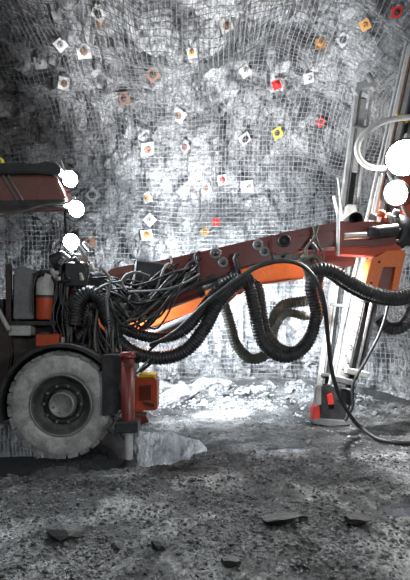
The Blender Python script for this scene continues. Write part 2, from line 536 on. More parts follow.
for px, py, w, me, sq, lab in [
        (281, 525, 36, DARKS[0], (1.0, 0.5, 0.34), 'large flat dark slab lying alone in the foreground mud'),
        (157, 557, 12, DARKS[1], (1, 1, 0.9), 'black stone in the mud near the bottom edge, left of centre'),
        (232, 572, 16, DARKS[2], (1, 1, 0.7), 'black stone at the very bottom edge of the picture'),
        (61, 541, 24, DARKS[1], (1.2, 0.7, 0.55), 'clod of dark mud on the left of the foreground'),
        (108, 466, 8, DARKS[1], (1, 0.8, 0.7), 'dark stone on the bank beside the puddle next to the jack foot'),
        (358, 530, 20, DARKS[2], (1, 0.8, 0.6), 'dark lump of mud beyond the flat slab, towards the small puddle'),
        (192, 488, 5, DARKS[0], (1, 1, 1), 'small dark stone on the pale mud strip in mid picture'),
        (266, 489, 6, DARKS[1], (1.2, 0.8, 0.8), 'small dark flat stone up the floor behind the large slab'),
        (118, 553, 8, STONES[2], (1, 1, 0.8), 'grey stone just left of the black one near the bottom edge'),
        (176, 381, 20, ROCKS[1], (1.2, 0.8, 0.8), 'big pale block fallen from the face, beside the orange-red box'),
        (203, 374, 16, ROCKS[3], (1.0, 0.8, 0.9), 'pale angular block leaning at the foot of the face under the hoses'),
        (160, 388, 15, ROCKS[4], (1.3, 0.8, 0.55), 'low flat pale slab between the orange-red box and the rubble')]:
    Y = F * CAMZ / (py + w * 0.2 - HORIZON)
    if py < 400: Y = {176: 9.6, 203: 10.1, 160: 9.2}[px]
    tag(put_stone(me, 'broken_rock' if py < 400 else 'stone', (px - 205) / F * Y, Y, S(w, Y), 0.22, 0.25, sq), lab, 'rock')
for k in range(90):
    y = rnd.uniform(3.0, 5.4) if k < 62 else rnd.uniform(6.2, 9.2)
    x = rnd.uniform(-0.43, 0.43) * y if k < 62 else rnd.uniform(-0.02, 0.4) * y
    r = rnd.uniform(0.02, 0.042) if k < 62 else rnd.uniform(0.03, 0.055)
    near = k < 62
    o = put_stone((STONES + DARKS)[k % 8] if near else ROCKS[k % 6], 'stone', x, y, r, 0.2)
    if near: tag(o, 'small grey stone among the gravel of the dark foreground mud', 'stone', 'small stones in the foreground mud')
    else: tag(o, 'small pale stone on the lit mud between the rig and the face', 'stone', 'small stones on the lit mud')
def gravel(n, ymin, ymax, xr_, r0, r1, mat, label, seed, power=1.0):
    rr = random.Random(seed); vs, fs = [], []
    tmpl = bmesh.new(); bmesh.ops.create_icosphere(tmpl, subdivisions=1, radius=1.0)
    tv = [v.co.copy() for v in tmpl.verts][:12]; tmpl.free()
    t2 = bmesh.new(); bmesh.ops.create_icosphere(t2, subdivisions=1, radius=1.0); t2.verts.index_update()
    base_v = [v.co.copy() for v in t2.verts]; base_f = [[v.index for v in f.verts] for f in t2.faces]; t2.free()
    if len(base_v) > 12: pass
    for _ in range(n):
        y = ymin + (ymax - ymin) * rr.random() ** power
        x = rr.uniform(-xr_, xr_) * max(y, 3.0)
        if y > WY - 0.5 - wall_gap(x): continue
        z = ground_z(x, y)
        if z < 0.01: continue
        if noise.noise(Vector((x * 1.7, y * 1.7, 3))) + rr.uniform(-0.5, 0.6) < 0: continue
        r = rr.uniform(r0, r1) * (0.5 + 0.5 * rr.random())
        an = rr.uniform(0, 6.28); ca, sa = math.cos(an), math.sin(an)
        sx, sy, sz = rr.uniform(.7, 1.4), rr.uniform(.6, 1.1), rr.uniform(.45, .8)
        o = len(vs)
        for v in base_v:
            k = rr.uniform(0.8, 1.15)
            a, b, c = v.x * sx * k, v.y * sy * k, v.z * sz * k
            vs.append((x + r * (a * ca - b * sa), y + r * (a * sa + b * ca), z + r * c + r * 0.2))
        fs += [[i + o for i in f] for f in base_f]
    me = bpy.data.meshes.new('gravel'); me.from_pydata(vs, [], fs); me.update(); me.materials.append(M[mat])
    return tag(link('gravel', me, Matrix()), label, 'gravel', kind='stuff')
gravel(13000, 2.9, 6.0, 0.45, 0.007, 0.022, 'mud_stone', 'fine grey gravel strewn over the foreground mud', 5)
gravel(5000, 2.9, 6.2, 0.45, 0.007, 0.026, 'dark_stone', 'fine black wet chips strewn over the foreground mud', 15)
gravel(2500, 5.9, 9.3, 0.42, 0.012, 0.03, 'rubble', 'fine pale gravel over the lit floor beyond the rig', 6)
gravel(5000, 9.0, 11.0, 0.42, 0.018, 0.06, 'rubble', 'small rock chips filling the rubble heap along the face', 8)

# ------------------------------------------------------------------ rock bolt plates
def oriented(nrm, spin):
    z = nrm.normalized(); t = Vector((0, 0, 1)) if abs(z.z) < 0.9 else Vector((1, 0, 0))
    x = t.cross(z).normalized(); y_ = z.cross(x)
    return Matrix((x, y_, z)).transposed().to_4x4() @ Matrix.Rotation(spin, 4, 'Z')
def plate_mesh(name, w, mat, dome=0.25):
    b = bmesh.new()
    bmesh.ops.create_grid(b, x_segments=6, y_segments=6, size=w / 2)
    for v in b.verts:
        r = v.co.xy.length / (w / 2)
        v.co.z = 0.012 + w * 0.14 * max(0.0, 1 - (r / 0.55) ** 2) * dome * 2
    r_ = bmesh.ops.extrude_face_region(b, geom=list(b.faces))
    for g in r_['geom']:
        if isinstance(g, bmesh.types.BMVert): g.co.z += 0.008
    bmesh.ops.recalc_face_normals(b, faces=list(b.faces))
    me = bpy.data.meshes.new(name); b.to_mesh(me); b.free(); me.materials.append(M[mat]); return me
PM = {}
for k, mt in (('w', 'plate_white'), ('g', 'plate_grey'), ('o', 'plate_orange'), ('r', 'bright_red'), ('y', 'yellow'), ('b', 'rust'), ('k', 'black')):
    PM[k] = plate_mesh('plate', 1.0, mt)
def washer_mesh(mat):
    m = MB(); m.lathe([(0, 0), (0, 0.30), (0.05, 0.29), (0.10, 0.16), (0.10, 0)], (0, 0, 0), (0, 0, 1), 8)
    me = bpy.data.meshes.new('washer'); me.from_pydata(m.v, [], m.f); me.materials.append(M[mat]); return me
WM = {k: washer_mesh(v) for k, v in (('b', 'rust'), ('r', 'bright_red'), ('o', 'plate_orange'), ('k', 'black'), ('y', 'yellow'), ('g', 'plate_grey'))}
mm = MB(); mm.lathe([(0, 0), (0, 0.09), (0.12, 0.09), (0.12, 0.05), (0.34, 0.05), (0.34, 0)], (0, 0, 0), (0, 0, 1), 6)
NUT = bpy.data.meshes.new('bolt_end'); NUT.from_pydata(mm.v, [], mm.f); NUT.materials.append(M['rust'])
PLATES = [  # pixel, width in pixels, plate, washer, spin, label
    (103, 10, 16, 'w', 'k', 0.5, 'plain white bolt plate at the top edge, left of the bright roof'),
    (100, 23, 11, 'b', 'b', 0.3, 'brown bolt plate hanging just under the plain white one near the top edge'),
    (82, 50, 16, 'w', 'b', 0.3, 'white bolt plate with a big brown washer, on the roof upper left'),
    (59, 42, 13, 'w', 'g', 0.9, 'pale bolt plate on the roof just left of the brown-centred one'),
    (41, 62, 13, 'g', 'g', 0.2, 'dull grey bolt plate in the dark upper left of the roof'),
    (60, 82, 14, 'w', 'b', 0.1, 'white bolt plate with brown top, below the other roof plates upper left'),
    (4, 82, 12, 'w', 'g', 0.4, 'white bolt plate at the left edge of the picture'),
    (127, 97, 13, 'b', 'k', 0.2, 'dark brown bolt plate in the grey shade of the roof, right of the left group'),
    (223, 25, 15, 'w', 'b', 0.6, 'brown bolt plate with white corner on the brightest part of the roof'),
    (193, 53, 11, 'w', 'o', 0.2, 'pinkish bolt plate washed out by the light in the bright middle of the roof'),
    (153, 72, 14, 'b', 'k', 0.7, 'ragged brown bolt plate on the roof left of the pinkish one'),
    (181, 113, 15, 'w', 'b', 0.75, 'diamond-set white bolt plate with brown centre under the roof shade band'),
    (247, 72, 12, 'w', 'g', 0.5, 'pale bolt plate on the roof right of the bright middle'),
    (367, 20, 12, 'o', 'o', 0.2, 'orange-yellow bolt plate near the top right, below the red one'),
    (393, 8, 12, 'r', 'k', 0.2, 'red bolt plate in the top right corner'),
    (319, 47, 12, 'o', 'o', 0.1, 'orange bolt plate on the roof streaks, left of the orange-yellow one'),
    (275, 87, 10, 'r', 'r', 0.4, 'red bolt plate on the roof, the leftmost red one above the arch'),
    (324, 124, 9, 'r', 'b', 0.6, 'dark red bolt plate left of the tall feed top'),
    (281, 134, 12, 'y', 'k', 0.3, 'yellow bolt plate high on the streaked face'),
    (307, 75, 12, 'g', 'g', 0.3, 'grey bolt plate on the roof streaks below the orange one'),
    (345, 38, 13, 'g', 'k', 0.5, 'grey bolt plate between the two orange ones at upper right'),
    (144, 146, 16, 'w', 'b', 0.35, 'white bolt plate with brown centre, the upper of the column left of the arch'),
    (190, 147, 13, 'g', 'b', 0.5, 'grey-brown bolt plate right of the column of pale plates'),
    (151, 196, 12, 'w', 'o', 0.2, 'white bolt plate with orange washer, the middle of the column left of the arch'),
    (146, 239, 14, 'w', 'o', 0.1, 'white bolt plate with orange-yellow washer just above the boom'),
    (150, 221, 12, 'w', 'g', 0.8, 'blank white bolt plate set as a diamond above the boom'),
    (91, 246, 12, 'b', 'b', 0.25, 'brown bolt plate beside the lowest work lamp'),
    (82, 160, 14, 'g', 'g', 0.1, 'grey bolt plate behind the topmost work lamp'),
    (95, 196, 14, 'g', 'k', 0.8, 'grey diamond-set bolt plate right of the middle work lamp'),
    (220, 181, 12, 'w', 'r', 0.2, 'white bolt plate with red washer on the bright face'),
    (205, 189, 12, 'w', 'b', 0.4, 'white bolt plate with brown washer just left of the red-washered one'),
    (246, 185, 14, 'w', 'g', 0.15, 'blank white square bolt plate right of the red-washered one'),
    (215, 225, 9, 'r', 'r', 0.3, 'small red bolt plate low on the face above the boom'),
    (206, 235, 9, 'o', 'b', 0.5, 'small orange-brown bolt plate nearest above the boom pins'),
    (241, 136, 14, 'w', 'k', 0.9, 'torn white bolt plate high in the middle of the face'),
]
for px, py, w, pk, wk, spin, lab in PLATES:
    hit, nrm, d = on_rock(px, py)
    u_n = (nrm * 0.5 + Vector((0, -0.5, -0.2 if hit.z > 5 else 0.0))).normalized()
    wid = S(w, hit.y) * 0.84
    mw = Matrix.Translation(hit + u_n * 0.16) @ oriented(u_n, spin) @ Matrix.Diagonal((wid, wid, wid, 1))
    pl = tag(link('rock_bolt_plate', PM[pk], mw), lab, 'bolt plate', 'rock bolt plates')
    lift = Matrix.Translation(mw.translation + u_n * wid * 0.08) @ mw.to_quaternion().to_matrix().to_4x4() @ Matrix.Diagonal((wid, wid, wid, 1))
    link('washer', WM[wk], lift, pl)
    link('bolt_end', NUT, lift, pl)

# ------------------------------------------------------------------ the drilling rig
rig = tag(empty('drilling_rig', (-1.7, 7.2, 0)), 'red and black two-boom drilling rig standing in the drift with its booms reaching right', 'drilling rig')

# -- wheels
def wheel(cx, cy, cz, rad, width, face_y):
    """axis along Y; the outer side faces the camera at face_y"""
    c = Vector((cx, face_y, cz)); ax = Vector((0, 1, 0))
    ty = MB().lathe([(0.10, rad * 0.54), (0.03, rad * 0.58), (0.0, rad * 0.66), (-0.012, rad * 0.76), (0.0, rad * 0.88), (0.02, rad * 0.935), (0.06, rad * 0.962),
                     (width - 0.06, rad * 0.962), (width - 0.02, rad * 0.88), (width, rad * 0.74), (width - 0.06, rad * 0.56), (0.10, rad * 0.54)], c, ax, 56).build('wheel', 'tyre', rig)
    lug = MB()
    lug.prism([(-0.054, -0.10), (0.054, -0.10), (0.066, 0.0), (0.056, 0.016), (-0.056, 0.016), (-0.066, 0.0)], 0.0, width * 0.47)
    b = bmesh.new()
    lm = bpy.data.meshes.new('tread_lug'); lm.from_pydata(lug.v, [], lug.f); lm.update()
    b.from_mesh(lm); 
    for v in b.verts:
        if v.co.z < -0.05 and v.co.y > 0.1: v.co.z = -0.03
        if v.co.z < -0.05: v.co.y += 0.018
        v.co.x += v.co.y * 0.35
    b.to_mesh(lm); b.free(); lm.materials.append(M['lug'])
    n = 26
    for k in range(n):
        for rowy, flip, ph in ((0.008, 1, 0.0), (width - 0.008, -1, 0.5)):
            an = 2 * math.pi * (k + ph) / n
            mw = Matrix.Translation(Vector((cx, face_y + rowy, cz))) @ Matrix.Rotation(an, 4, 'Y') @ Matrix.Translation((0, 0, rad * 0.972))
            if flip < 0: mw = mw @ Matrix.Rotation(math.pi, 4, 'Z')
            link('tread_lug', lm, mw, ty)
    MB().lathe([(0.02, rad * 0.575), (0.005, rad * 0.565), (0.02, rad * 0.53), (0.07, rad * 0.50), (0.12, rad * 0.46), (0.17, rad * 0.30), (0.17, 0.0)], c, ax, 40).build('rim', 'rim', ty)
    MB().lathe([(0.022, rad * 0.585), (0.0, rad * 0.58), (0.0, rad * 0.555), (0.03, rad * 0.55)], c, ax, 40).build('rim_flange', 'hub', ty)
    MB().lathe([(0.17, rad * 0.40), (0.12, rad * 0.385), (0.11, rad * 0.31), (0.17, rad * 0.28)], c, ax, 32).build('rim_ring', 'black', ty)
    hb = MB().lathe([(0.17, rad * 0.25), (0.05, rad * 0.245), (0.03, rad * 0.235), (0.03, rad * 0.20), (0.045, rad * 0.19), (0.045, 0.0)], c, ax, 28)
    hb.build('hub', 'hub', ty)
    nutm = MB().lathe([(0, 0.0), (-0.03, 0.0), (-0.03, 0.016), (0.03, 0.018)], (0, 0, 0), ax, 6)
    nm = bpy.data.meshes.new('wheel_nut'); nm.from_pydata(nutm.v, [], nutm.f); nm.materials.append(M['dusty'])
    for k in range(10):
        an = 2 * math.pi * k / 10
        link('wheel_nut', nm, Matrix.Translation((cx + math.cos(an) * rad * 0.35, face_y + 0.11, cz + math.sin(an) * rad * 0.35)), ty)
    for k in range(6):
        an = 2 * math.pi * (k + 0.3) / 6
        link('hub_bolt', nm, Matrix.Translation((cx + math.cos(an) * rad * 0.15, face_y + 0.05, cz + math.sin(an) * rad * 0.15)) @ Matrix.Scale(0.8, 4), ty)
    return ty
WYF = 6.05
wc = P(60.5, 405.5, WYF)
RADIUS = S(54.0, WYF)
wheel(wc.x, 0, wc.z, RADIUS, 0.42, WYF)
wheel(wc.x, 0, wc.z, RADIUS, 0.42, 8.15)

# -- chassis, fender, body
MB().prism(poly([(-160, 338), (98, 338), (113, 352), (116, 400), (104, 410), (-160, 412)], 6.55), 6.58, 8.1, 0.02).build('chassis', 'hull', rig)
fm = MB()
N = 26
inner, outer = RADIUS + 0.055, RADIUS + 0.095
vs, fs = [], []
for i in range(N + 1):
    an = R(196 - 200 * i / N)
    for rr, yy in ((inner, 6.02), (outer, 6.02), (outer, 6.60), (inner, 6.60)):
        vs.append((wc.x + math.cos(an) * rr, yy, wc.z + math.sin(an) * rr))
for i in range(N):
    for k in range(4):
        k2 = (k + 1) % 4
        fs.append([i * 4 + k, i * 4 + k2, i * 4 + 4 + k2, i * 4 + 4 + k])
fs += [[3, 2, 1, 0], [N * 4, N * 4 + 1, N * 4 + 2, N * 4 + 3]]
fm.add(vs, fs).build('fender', 'black', rig)
MB().prism(poly([(12, 272), (54, 270), (62, 262), (82, 262), (92, 282), (100, 340), (12, 340)], 6.75), 6.75, 7.9, 0.03).build('body', 'hull', rig)
MB().prism(poly([(-160, 300), (-10, 300), (-4, 312), (8, 320), (12, 352), (4, 420), (-160, 420)], 6.5), 6.5, 7.8, 0.02).build('side_panel', 'hull', rig, 'rusty dark panel behind the wheel')
MB().box((P(9, 300, 6.62)), (0.07, 0.07, 0.95), None, 0.01).build('post', 'hull', rig, 'dark red upright beside the grey cabinet')
MB().cyl(P(-8, 298, 6.45), P(9, 330, 6.45), 0.03, 10).build('grab_rail', 'white_box', rig, 'white rail at the left edge')
for x in (66, 74):
    MB().cyl(P(x, 332, 6.68), P(x, 272, 6.68), 0.055, 14).build('cylinder', 'dark_red', rig)
cab = MB().prism(poly([(14, 268), (22, 266), (35, 270), (34, 319), (13, 319)], 6.55), 6.55, 6.78, 0.012).build('cabinet', 'dusty', rig, 'dusty grey upright cabinet')
MB().box(P(34.0, 294, 6.535), (0.02, 0.03, 0.55)).build('cabinet_edge', 'black', cab)
MB().box(P(20, 270, 6.66), (0.16, 0.18, 0.03)).build('cabinet_lid', 'dusty', cab)
MB().box(P(22, 329, 6.6), (S(22, 6.6), 0.2, S(13, 6.6)), None, 0.012).build('battery_box', 'white_box', rig, 'small dirty white box below the cabinet')
ob = MB().box(P(50, 340, 6.42), (S(23, 6.42), 0.24, S(12, 6.42)), None, 0.012).build('tool_box', 'orange_red', rig, 'orange-red box over the wheel')
MB().box(P(63, 340, 6.32), (0.03, 0.05, 0.06)).build('latch', 'white_box', ob)
MB().box(P(45, 333, 6.33), (0.12, 0.03, 0.03)).build('handle', 'black', ob)
MB().box(P(34, 323, 6.62), (S(50, 6.6), 0.30, 0.05)).build('shelf', 'black', rig)

# extinguisher strapped to the body: a thing of its own
ext = tag(empty('fire_extinguisher', P(45, 320, 6.55)), 'red fire extinguisher with dusty pale upper half strapped to the rig body', 'fire extinguisher')
e0 = P(45, 319.5, 6.55)
rE = S(8.6, 6.55); hE = S(46, 6.55)
MB().lathe([(0, 0), (0, rE * .92), (0.02, rE), (hE * .5, rE)], e0, (0, 0, 1), 24).build('cylinder', 'orange_red', ext)
MB().lathe([(hE * .5, rE * 1.005), (hE * .78, rE), (hE * .88, rE * .8), (hE * .93, rE * .4), (hE * .93, 0)], e0, (0, 0, 1), 24).build('shoulder', 'white_box', ext, 'dusty pale upper half')
MB().lathe([(hE * .47, rE * 1.03), (hE * .53, rE * 1.03)], e0, (0, 0, 1), 24).build('strap', 'black', ext)
MB().cyl(e0 + Vector((0, 0, hE * .92)), e0 + Vector((0, 0, hE * 1.06)), rE * .28, 10).build('valve', 'black', ext)
MB().box(e0 + Vector((rE * .2, -0.02, hE * 1.06)), (rE * 1.5, 0.03, 0.025)).build('lever', 'black', ext)
MB().box(e0 + Vector((rE * .55, -rE * 1.0, hE * .88)), (0.085, 0.008, 0.115), Matrix.Rotation(0.35, 3, 'Y')).build('tag', 'plate_white', ext, 'pale inspection tag')
hose('discharge_hose', [e0 + Vector((0, -.02, hE * 1.0)), e0 + Vector((-rE * .9, -.05, hE * .95)), e0 + Vector((-rE * 1.25, -.06, hE * .5)), e0 + Vector((-rE * 1.15, -.06, hE * .15))], 0.014, 'hose', ext)

# -- canopy
can = MB().prism(poly([(-120, 170), (50, 170), (56, 176), (66, 199), (60, 203), (-120, 207)], 6.5), 6.5, 7.05, 0.02).build('canopy', 'canopy_red', rig, 'dull red cab canopy')
MB().prism(poly([(-125, 163), (38, 163.5), (46, 161), (58, 164), (62, 170), (60, 175), (36, 173), (-125, 175)], 6.4), 6.38, 7.1, 0.015).build('roof_lip', 'black', can)
MB().prism(poly([(-125, 203), (60, 199), (66, 201), (64, 206), (-125, 211)], 6.45), 6.45, 6.62, 0.008).build('lower_rail', 'black', can)
for dx in (0, 5.5):
    MB().tube(PP([(2 + dx, 174), (19 + dx, 203)], 6.47), 0.014, 8).build('stay', 'dusty', can, 'pale diagonal stay')
hose('hose', PP([(-10, 218), (20, 212), (45, 205), (66, 203), (75, 197)], 6.42), 0.014, 'hose_grey', can)
MB().prism(poly([(-6, 155), (0, 157), (2, 163), (-6, 164)], 6.5), 6.5, 6.62).build('marker', 'yellow', can, 'yellow marker on the canopy')
for y_ in (6.6, 7.0):
    MB().box(P(-60, 240, y_), (0.1, 0.1, 1.6)).build('canopy_post', 'black', rig)
MB().box((P(-20, 340, 7.3).x, 7.3, 1.75), (1.2, 1.3, 0.5)).build('deck', 'hull', rig)
MB().tube(PP([(64, 205), (66, 225), (70, 262)], 7.2), 0.02, 8).build('lamp_post', 'black', rig)

# -- work lamps
def lamp(pos, aim, r, parent, lens, power, colr, spot=150, name='work_lamp', label=None):
    aim = Vector(aim).normalized(); pos = Vector(pos)
    h = MB().lathe([(-r * 1.3, 0), (-r * 1.3, r * .45), (-r * .5, r * .95), (0, r * 1.08), (0.02, r * 1.08), (0.02, r * .98), (-0.005, r * .96)], pos, aim, 24)
    hs = h.build(name, 'black', parent, label)
    MB().lathe([(0.004, r * .97), (0.018, r * .6), (0.022, 0)], pos, aim, 24).build('lens', lens, hs)
    up = Vector((0, 0, 1)) if abs(aim.z) < .9 else Vector((0, 1, 0))
    sd = aim.cross(up).normalized()
    b = MB().tube([pos - aim * r * .4 + sd * r * 1.1, pos - aim * r * .6 - up * r * .9 + sd * r * 1.1, pos - aim * r * .6 - up * r * 1.5, pos - aim * r * .6 - up * r * .9 - sd * r * 1.1, pos - aim * r * .4 - sd * r * 1.1], 0.012, 6)
    b.build('lamp_bracket', 'black', hs)
    ld = bpy.data.lights.new('lamp_light', 'SPOT')
    ld.energy = power; ld.color = colr; ld.spot_size = R(spot); ld.spot_blend = 0.6; ld.shadow_soft_size = r * 0.7
    q = aim.to_track_quat('-Z', 'Y').to_matrix().to_4x4()
    link('lamp_light', ld, Matrix.Translation(pos + aim * 0.06) @ q, hs)
    return hs
COOL = (0.82, 0.91, 1.0)
for px, py, Y in ((69.5, 179, 6.75), (76, 209, 6.75), (71, 242, 6.75)):
    lamp(P(px, py, Y), (0.55, -0.80, -0.05), S(8.4, Y), rig, 'lens', WORK_LAMP_W, COOL, 165)
for px, py, Y in ((95, 165, 7.8), (95, 225, 7.8)):       # the far corner of the rig, aimed along the face
    lamp(P(75, py + 12, Y), (0.72, 0.72, 0.08), 0.09, rig, 'lens', WORK_LAMP_W * 0.75, COOL, 120)
lamp(P(72, 166, 7.0), (0.2, -0.4, 1), 0.02, rig, 'black', 0.0, COOL, 20, 'antenna_base')
MB().cyl(P(65, 172, 6.8), P(61, 161, 6.8), 0.012, 6).build('antenna', 'alu', rig)

# -- valve bank and fittings in front of the body
vb = MB().box(P(78, 275, 6.7), (0.26, 0.34, 0.32), None, 0.015).build('valve_block', 'black', rig)
rv = random.Random(5)
for k in range(16):
    p = P(rv.uniform(56, 96), rv.uniform(248, 283), rv.uniform(6.5, 6.72))
    q = p + Vector((rv.uniform(-.1, .1), rv.uniform(-.06, .0), rv.uniform(.03, .12)))
    MB().cyl(p, q, rv.uniform(.018, .04), 10, rv.uniform(.018, .035)).build('fitting', rv.choice(['dusty', 'white_box', 'black', 'hub']), vb)
MB().box(P(70, 262, 6.9), (0.42, 0.4, 0.2), None, 0.02).build('valve_cover', 'hull', rig)
MB().cyl(P(52, 262, 6.62), P(64, 256, 6.62), 0.09, 14).build('filter', 'black', rig)

# -- jack leg
JY = 5.85
j = MB().lathe([(0, S(6.6, JY)), (S(70, JY), S(6.6, JY)), (S(70, JY), 0)], P(128, 428, JY), (0, 0, 1), 20).build('jack', 'dark_red', rig, 'dark red hydraulic jack leg')
MB().lathe([(0, S(8, JY)), (S(5, JY), S(8, JY)), (S(5, JY), 0)], P(128, 357, JY), (0, 0, 1), 20).build('cap', 'dark_red', j)
MB().box(P(128, 425.5, JY), (S(23, JY), S(20, JY), S(11, JY)), None, 0.012).build('collar', 'black', j)
MB().cyl(P(129, 430, JY), P(129, 466, JY), S(4.0, JY), 18).build('rod', 'alu', j, 'bright steel rod')
MB().lathe([(0, 0), (0, S(10, JY)), (0.03, S(9.5, JY)), (0.06, S(5.5, JY)), (0.11, S(5, JY)), (0.11, 0)], Vector((P(129, 400, JY).x, JY, -0.005)), (0, 0, 1), 20).build('foot', 'black', j)
for s in (-1, 1):
    MB().cyl(P(128 + s * 3.5, 366, JY - .075), P(128 + s * 3.5, 366, JY - .1), 0.02, 8).build('bolt', 'black', j)
MB().prism(poly([(104, 354), (133, 354), (133, 374), (121, 380), (119, 412), (104, 414)], 6.1), 5.98, 6.7, 0.01).build('jack_bracket', 'black', rig)
bx = MB().prism(poly([(135, 378), (154, 377), (157, 381), (157, 410), (134, 412)], 6.5), 6.5, 6.85, 0.012).build('step_box', 'orange_red', rig, 'orange-red box behind the jack')
MB().prism(poly([(139, 374), (155, 375), (155, 379), (138, 378)], 6.52), 6.52, 6.83).build('lid', 'yellow', bx, 'yellow-green lid')
MB().prism(poly([(139, 386), (151, 385), (151, 400), (139, 401)], 6.48), 6.488, 6.5).build('window', 'dark_red', bx)
MB().prism(poly([(143, 402), (154, 404), (154, 407), (146, 405)], 6.48), 6.47, 6.5).build('handle', 'black', bx)
MB().prism(poly([(131, 413), (146, 416), (149, 422), (132, 428)], 6.45), 6.45, 6.7).build('step', 'dark_red', rig)

# -- booms
boom = MB().prism(poly([(92, 290), (100, 276), (130, 267), (165, 259), (205, 250.5), (250, 240), (276, 234), (279, 258), (240, 269), (212, 281), (170, 291), (120, 300), (96, 302)], 6.72), 6.72, 7.06, 0.025).build('boom', 'dark_red', rig, 'dark red near boom')
for px, py, r in ((215.5, 253.5, 5.6), (223, 262.5, 5.2), (258, 245, 5.4), (264.5, 251.5, 5.0)):
    MB().lathe([(0, S(r, 6.7)), (-0.03, S(r, 6.7)), (-0.035, S(r * .8, 6.7)), (-0.02, S(r * .62, 6.7)), (-0.02, 0)], P(px, py, 6.72), (0, 1, 0), 22).build('pin_boss', 'hub', boom, 'round pin boss with steel rim')
    MB().lathe([(-0.021, S(r * .5, 6.7)), (-0.04, S(r * .45, 6.7)), (-0.04, 0)], P(px, py, 6.72), (0, 1, 0), 12).build('pin', 'black', boom)
MB().box(P(150, 274, 6.65), (S(30, 6.65), 0.22, S(24, 6.65)), Matrix.Rotation(0.12, 3, 'Y'), 0.02).build('junction_box', 'black', rig, 'black box on the boom root')
jb2 = MB().prism(poly([(98, 279), (112, 268), (134, 264), (134, 276), (110, 290)], 6.62), 6.62, 6.75, 0.015).build('boom_root', 'canopy_red', rig)
MB().lathe([(0, S(10, 6.6)), (-0.06, S(9, 6.6)), (-0.06, 0)], P(96, 281, 6.65), (0, 1, 0), 20).build('swivel', 'black', rig)
# lift cylinder under the near boom
lc = MB().cyl(P(118, 320, 6.8), P(203, 288, 6.8), S(8, 6.8), 20).build('lift_cylinder', 'dark_red', rig)
MB().cyl(P(200, 289, 6.8), P(232, 276, 6.8), S(4.4, 6.8), 16).build('rod', 'steel', lc)
MB().lathe([(-0.12, 0.0), (-0.12, S(6, 6.8)), (0.12, S(6, 6.8)), (0.12, 0)], P(235, 275, 6.8), (0, 1, 0), 16).build('rod_eye', 'black', lc)
MB().lathe([(-0.02, S(8.8, 6.8)), (0.05, S(8.8, 6.8))], P(199, 289.5, 6.8), (P(203, 288, 6.8) - P(118, 320, 6.8)), 20).build('gland', 'black', lc)
# the slim link running above it
MB().cyl(P(140, 300, 6.7), P(216, 277, 6.7), S(3.0, 6.7), 12).build('link_rod', 'hull', rig)
# forward section
b2 = MB().prism(poly([(269, 246), (271, 238), (278, 233), (300, 229), (346, 220), (352, 222), (352, 246), (330, 247), (300, 251), (278, 257), (271, 254)], 6.66), 6.64, 7.1, 0.03).build('boom', 'dark_red', rig, 'forward section of the near boom')
MB().lathe([(0, S(6.5, 6.6)), (-0.04, S(6.5, 6.6)), (-0.045, S(4.5, 6.6)), (-0.02, S(4, 6.6)), (-0.02, 0)], P(284, 241, 6.64), (0, 1, 0), 22).build('pin_boss', 'black', b2)
MB().prism(poly([(300, 233), (338, 226), (338, 229), (300, 236)], 6.62), 6.62, 6.66).build('rib', 'dark_red', b2)
for x in (272, 279, 290):
    MB().prism(poly([(x, 256), (x + 12, 253), (x + 14, 258), (x + 3, 261)], 6.7), 6.66, 6.9, 0.01).build('bracket', 'dusty', b2)
MB().cyl(P(338, 212, 6.55), P(338, 256, 6.55), 0.022, 8).build('pipe', 'alu', b2, 'pale upright pipe')
b3 = MB().prism(poly([(346, 224), (362, 221), (392, 222), (396, 230), (396, 244), (370, 247), (346, 246)], 6.68), 6.68, 7.05, 0.02).build('boom_head', 'dark_red', rig)
MB().cyl(P(344, 236.5, 6.62), P(372, 235, 6.62), S(3.4, 6.6), 16).build('rod', 'steel', b3, 'bright steel rod')
MB().cyl(P(370, 233, 6.6), P(397, 230, 6.6), S(6.4, 6.6), 18).build('cylinder', 'black', b3)
MB().lathe([(0, S(6, 6.55)), (-0.05, S(5.6, 6.55)), (-0.05, 0)], P(373, 232, 6.55), (0, 1, 0), 18).build('pin_boss', 'black', b3)
MB().lathe([(0, S(7, 6.7)), (0.3, S(7, 6.7)), (0.3, 0)], P(356, 219, 6.7), (0, 1, 0), 18).build('knuckle', 'black', b3)
MB().prism(poly([(340, 243), (400, 243), (402, 250), (376, 256), (340, 254)], 6.75), 6.75, 7.0, 0.01).build('underplate', 'orange_red', b3)
ra = MB().lathe([(-0.12, 0), (-0.12, S(15, 6.8)), (-0.08, S(17, 6.8)), (0.0, S(17, 6.8)), (0.02, S(14, 6.8)), (0.25, S(14, 6.8)), (0.27, S(17, 6.8)), (0.4, S(17, 6.8)), (0.4, 0)], P(402, 232, 6.85), (1, 0.1, 0.0), 26).build('rotary_actuator', 'black', rig)
for k in range(8):
    an = 2 * math.pi * k / 8
    p = P(402, 232, 6.85) + Vector((-.1, math.cos(an) * 0.2, math.sin(an) * 0.2))
    MB().cyl(p, p + Vector((-.05, 0, 0)), 0.02, 6).build('bolt', 'dusty', ra)
MB().prism(poly([(402, 178), (413, 176), (414, 218), (404, 216)], 6.9), 6.9, 7.1, 0.01).build('head_plate', 'orange_red', rig)
for k, (px, py) in enumerate(((372, 217), (381, 214), (388, 217), (395, 213), (384, 220))):
    MB().lathe([(0, 0), (0, .05), (.06, .05), (.09, .03), (.09, 0)], P(px, py + 3, 6.75), (0.2, -.3, 1), 10).build('fitting', ('dusty', 'orange_red', 'alu')[k % 3], rig)
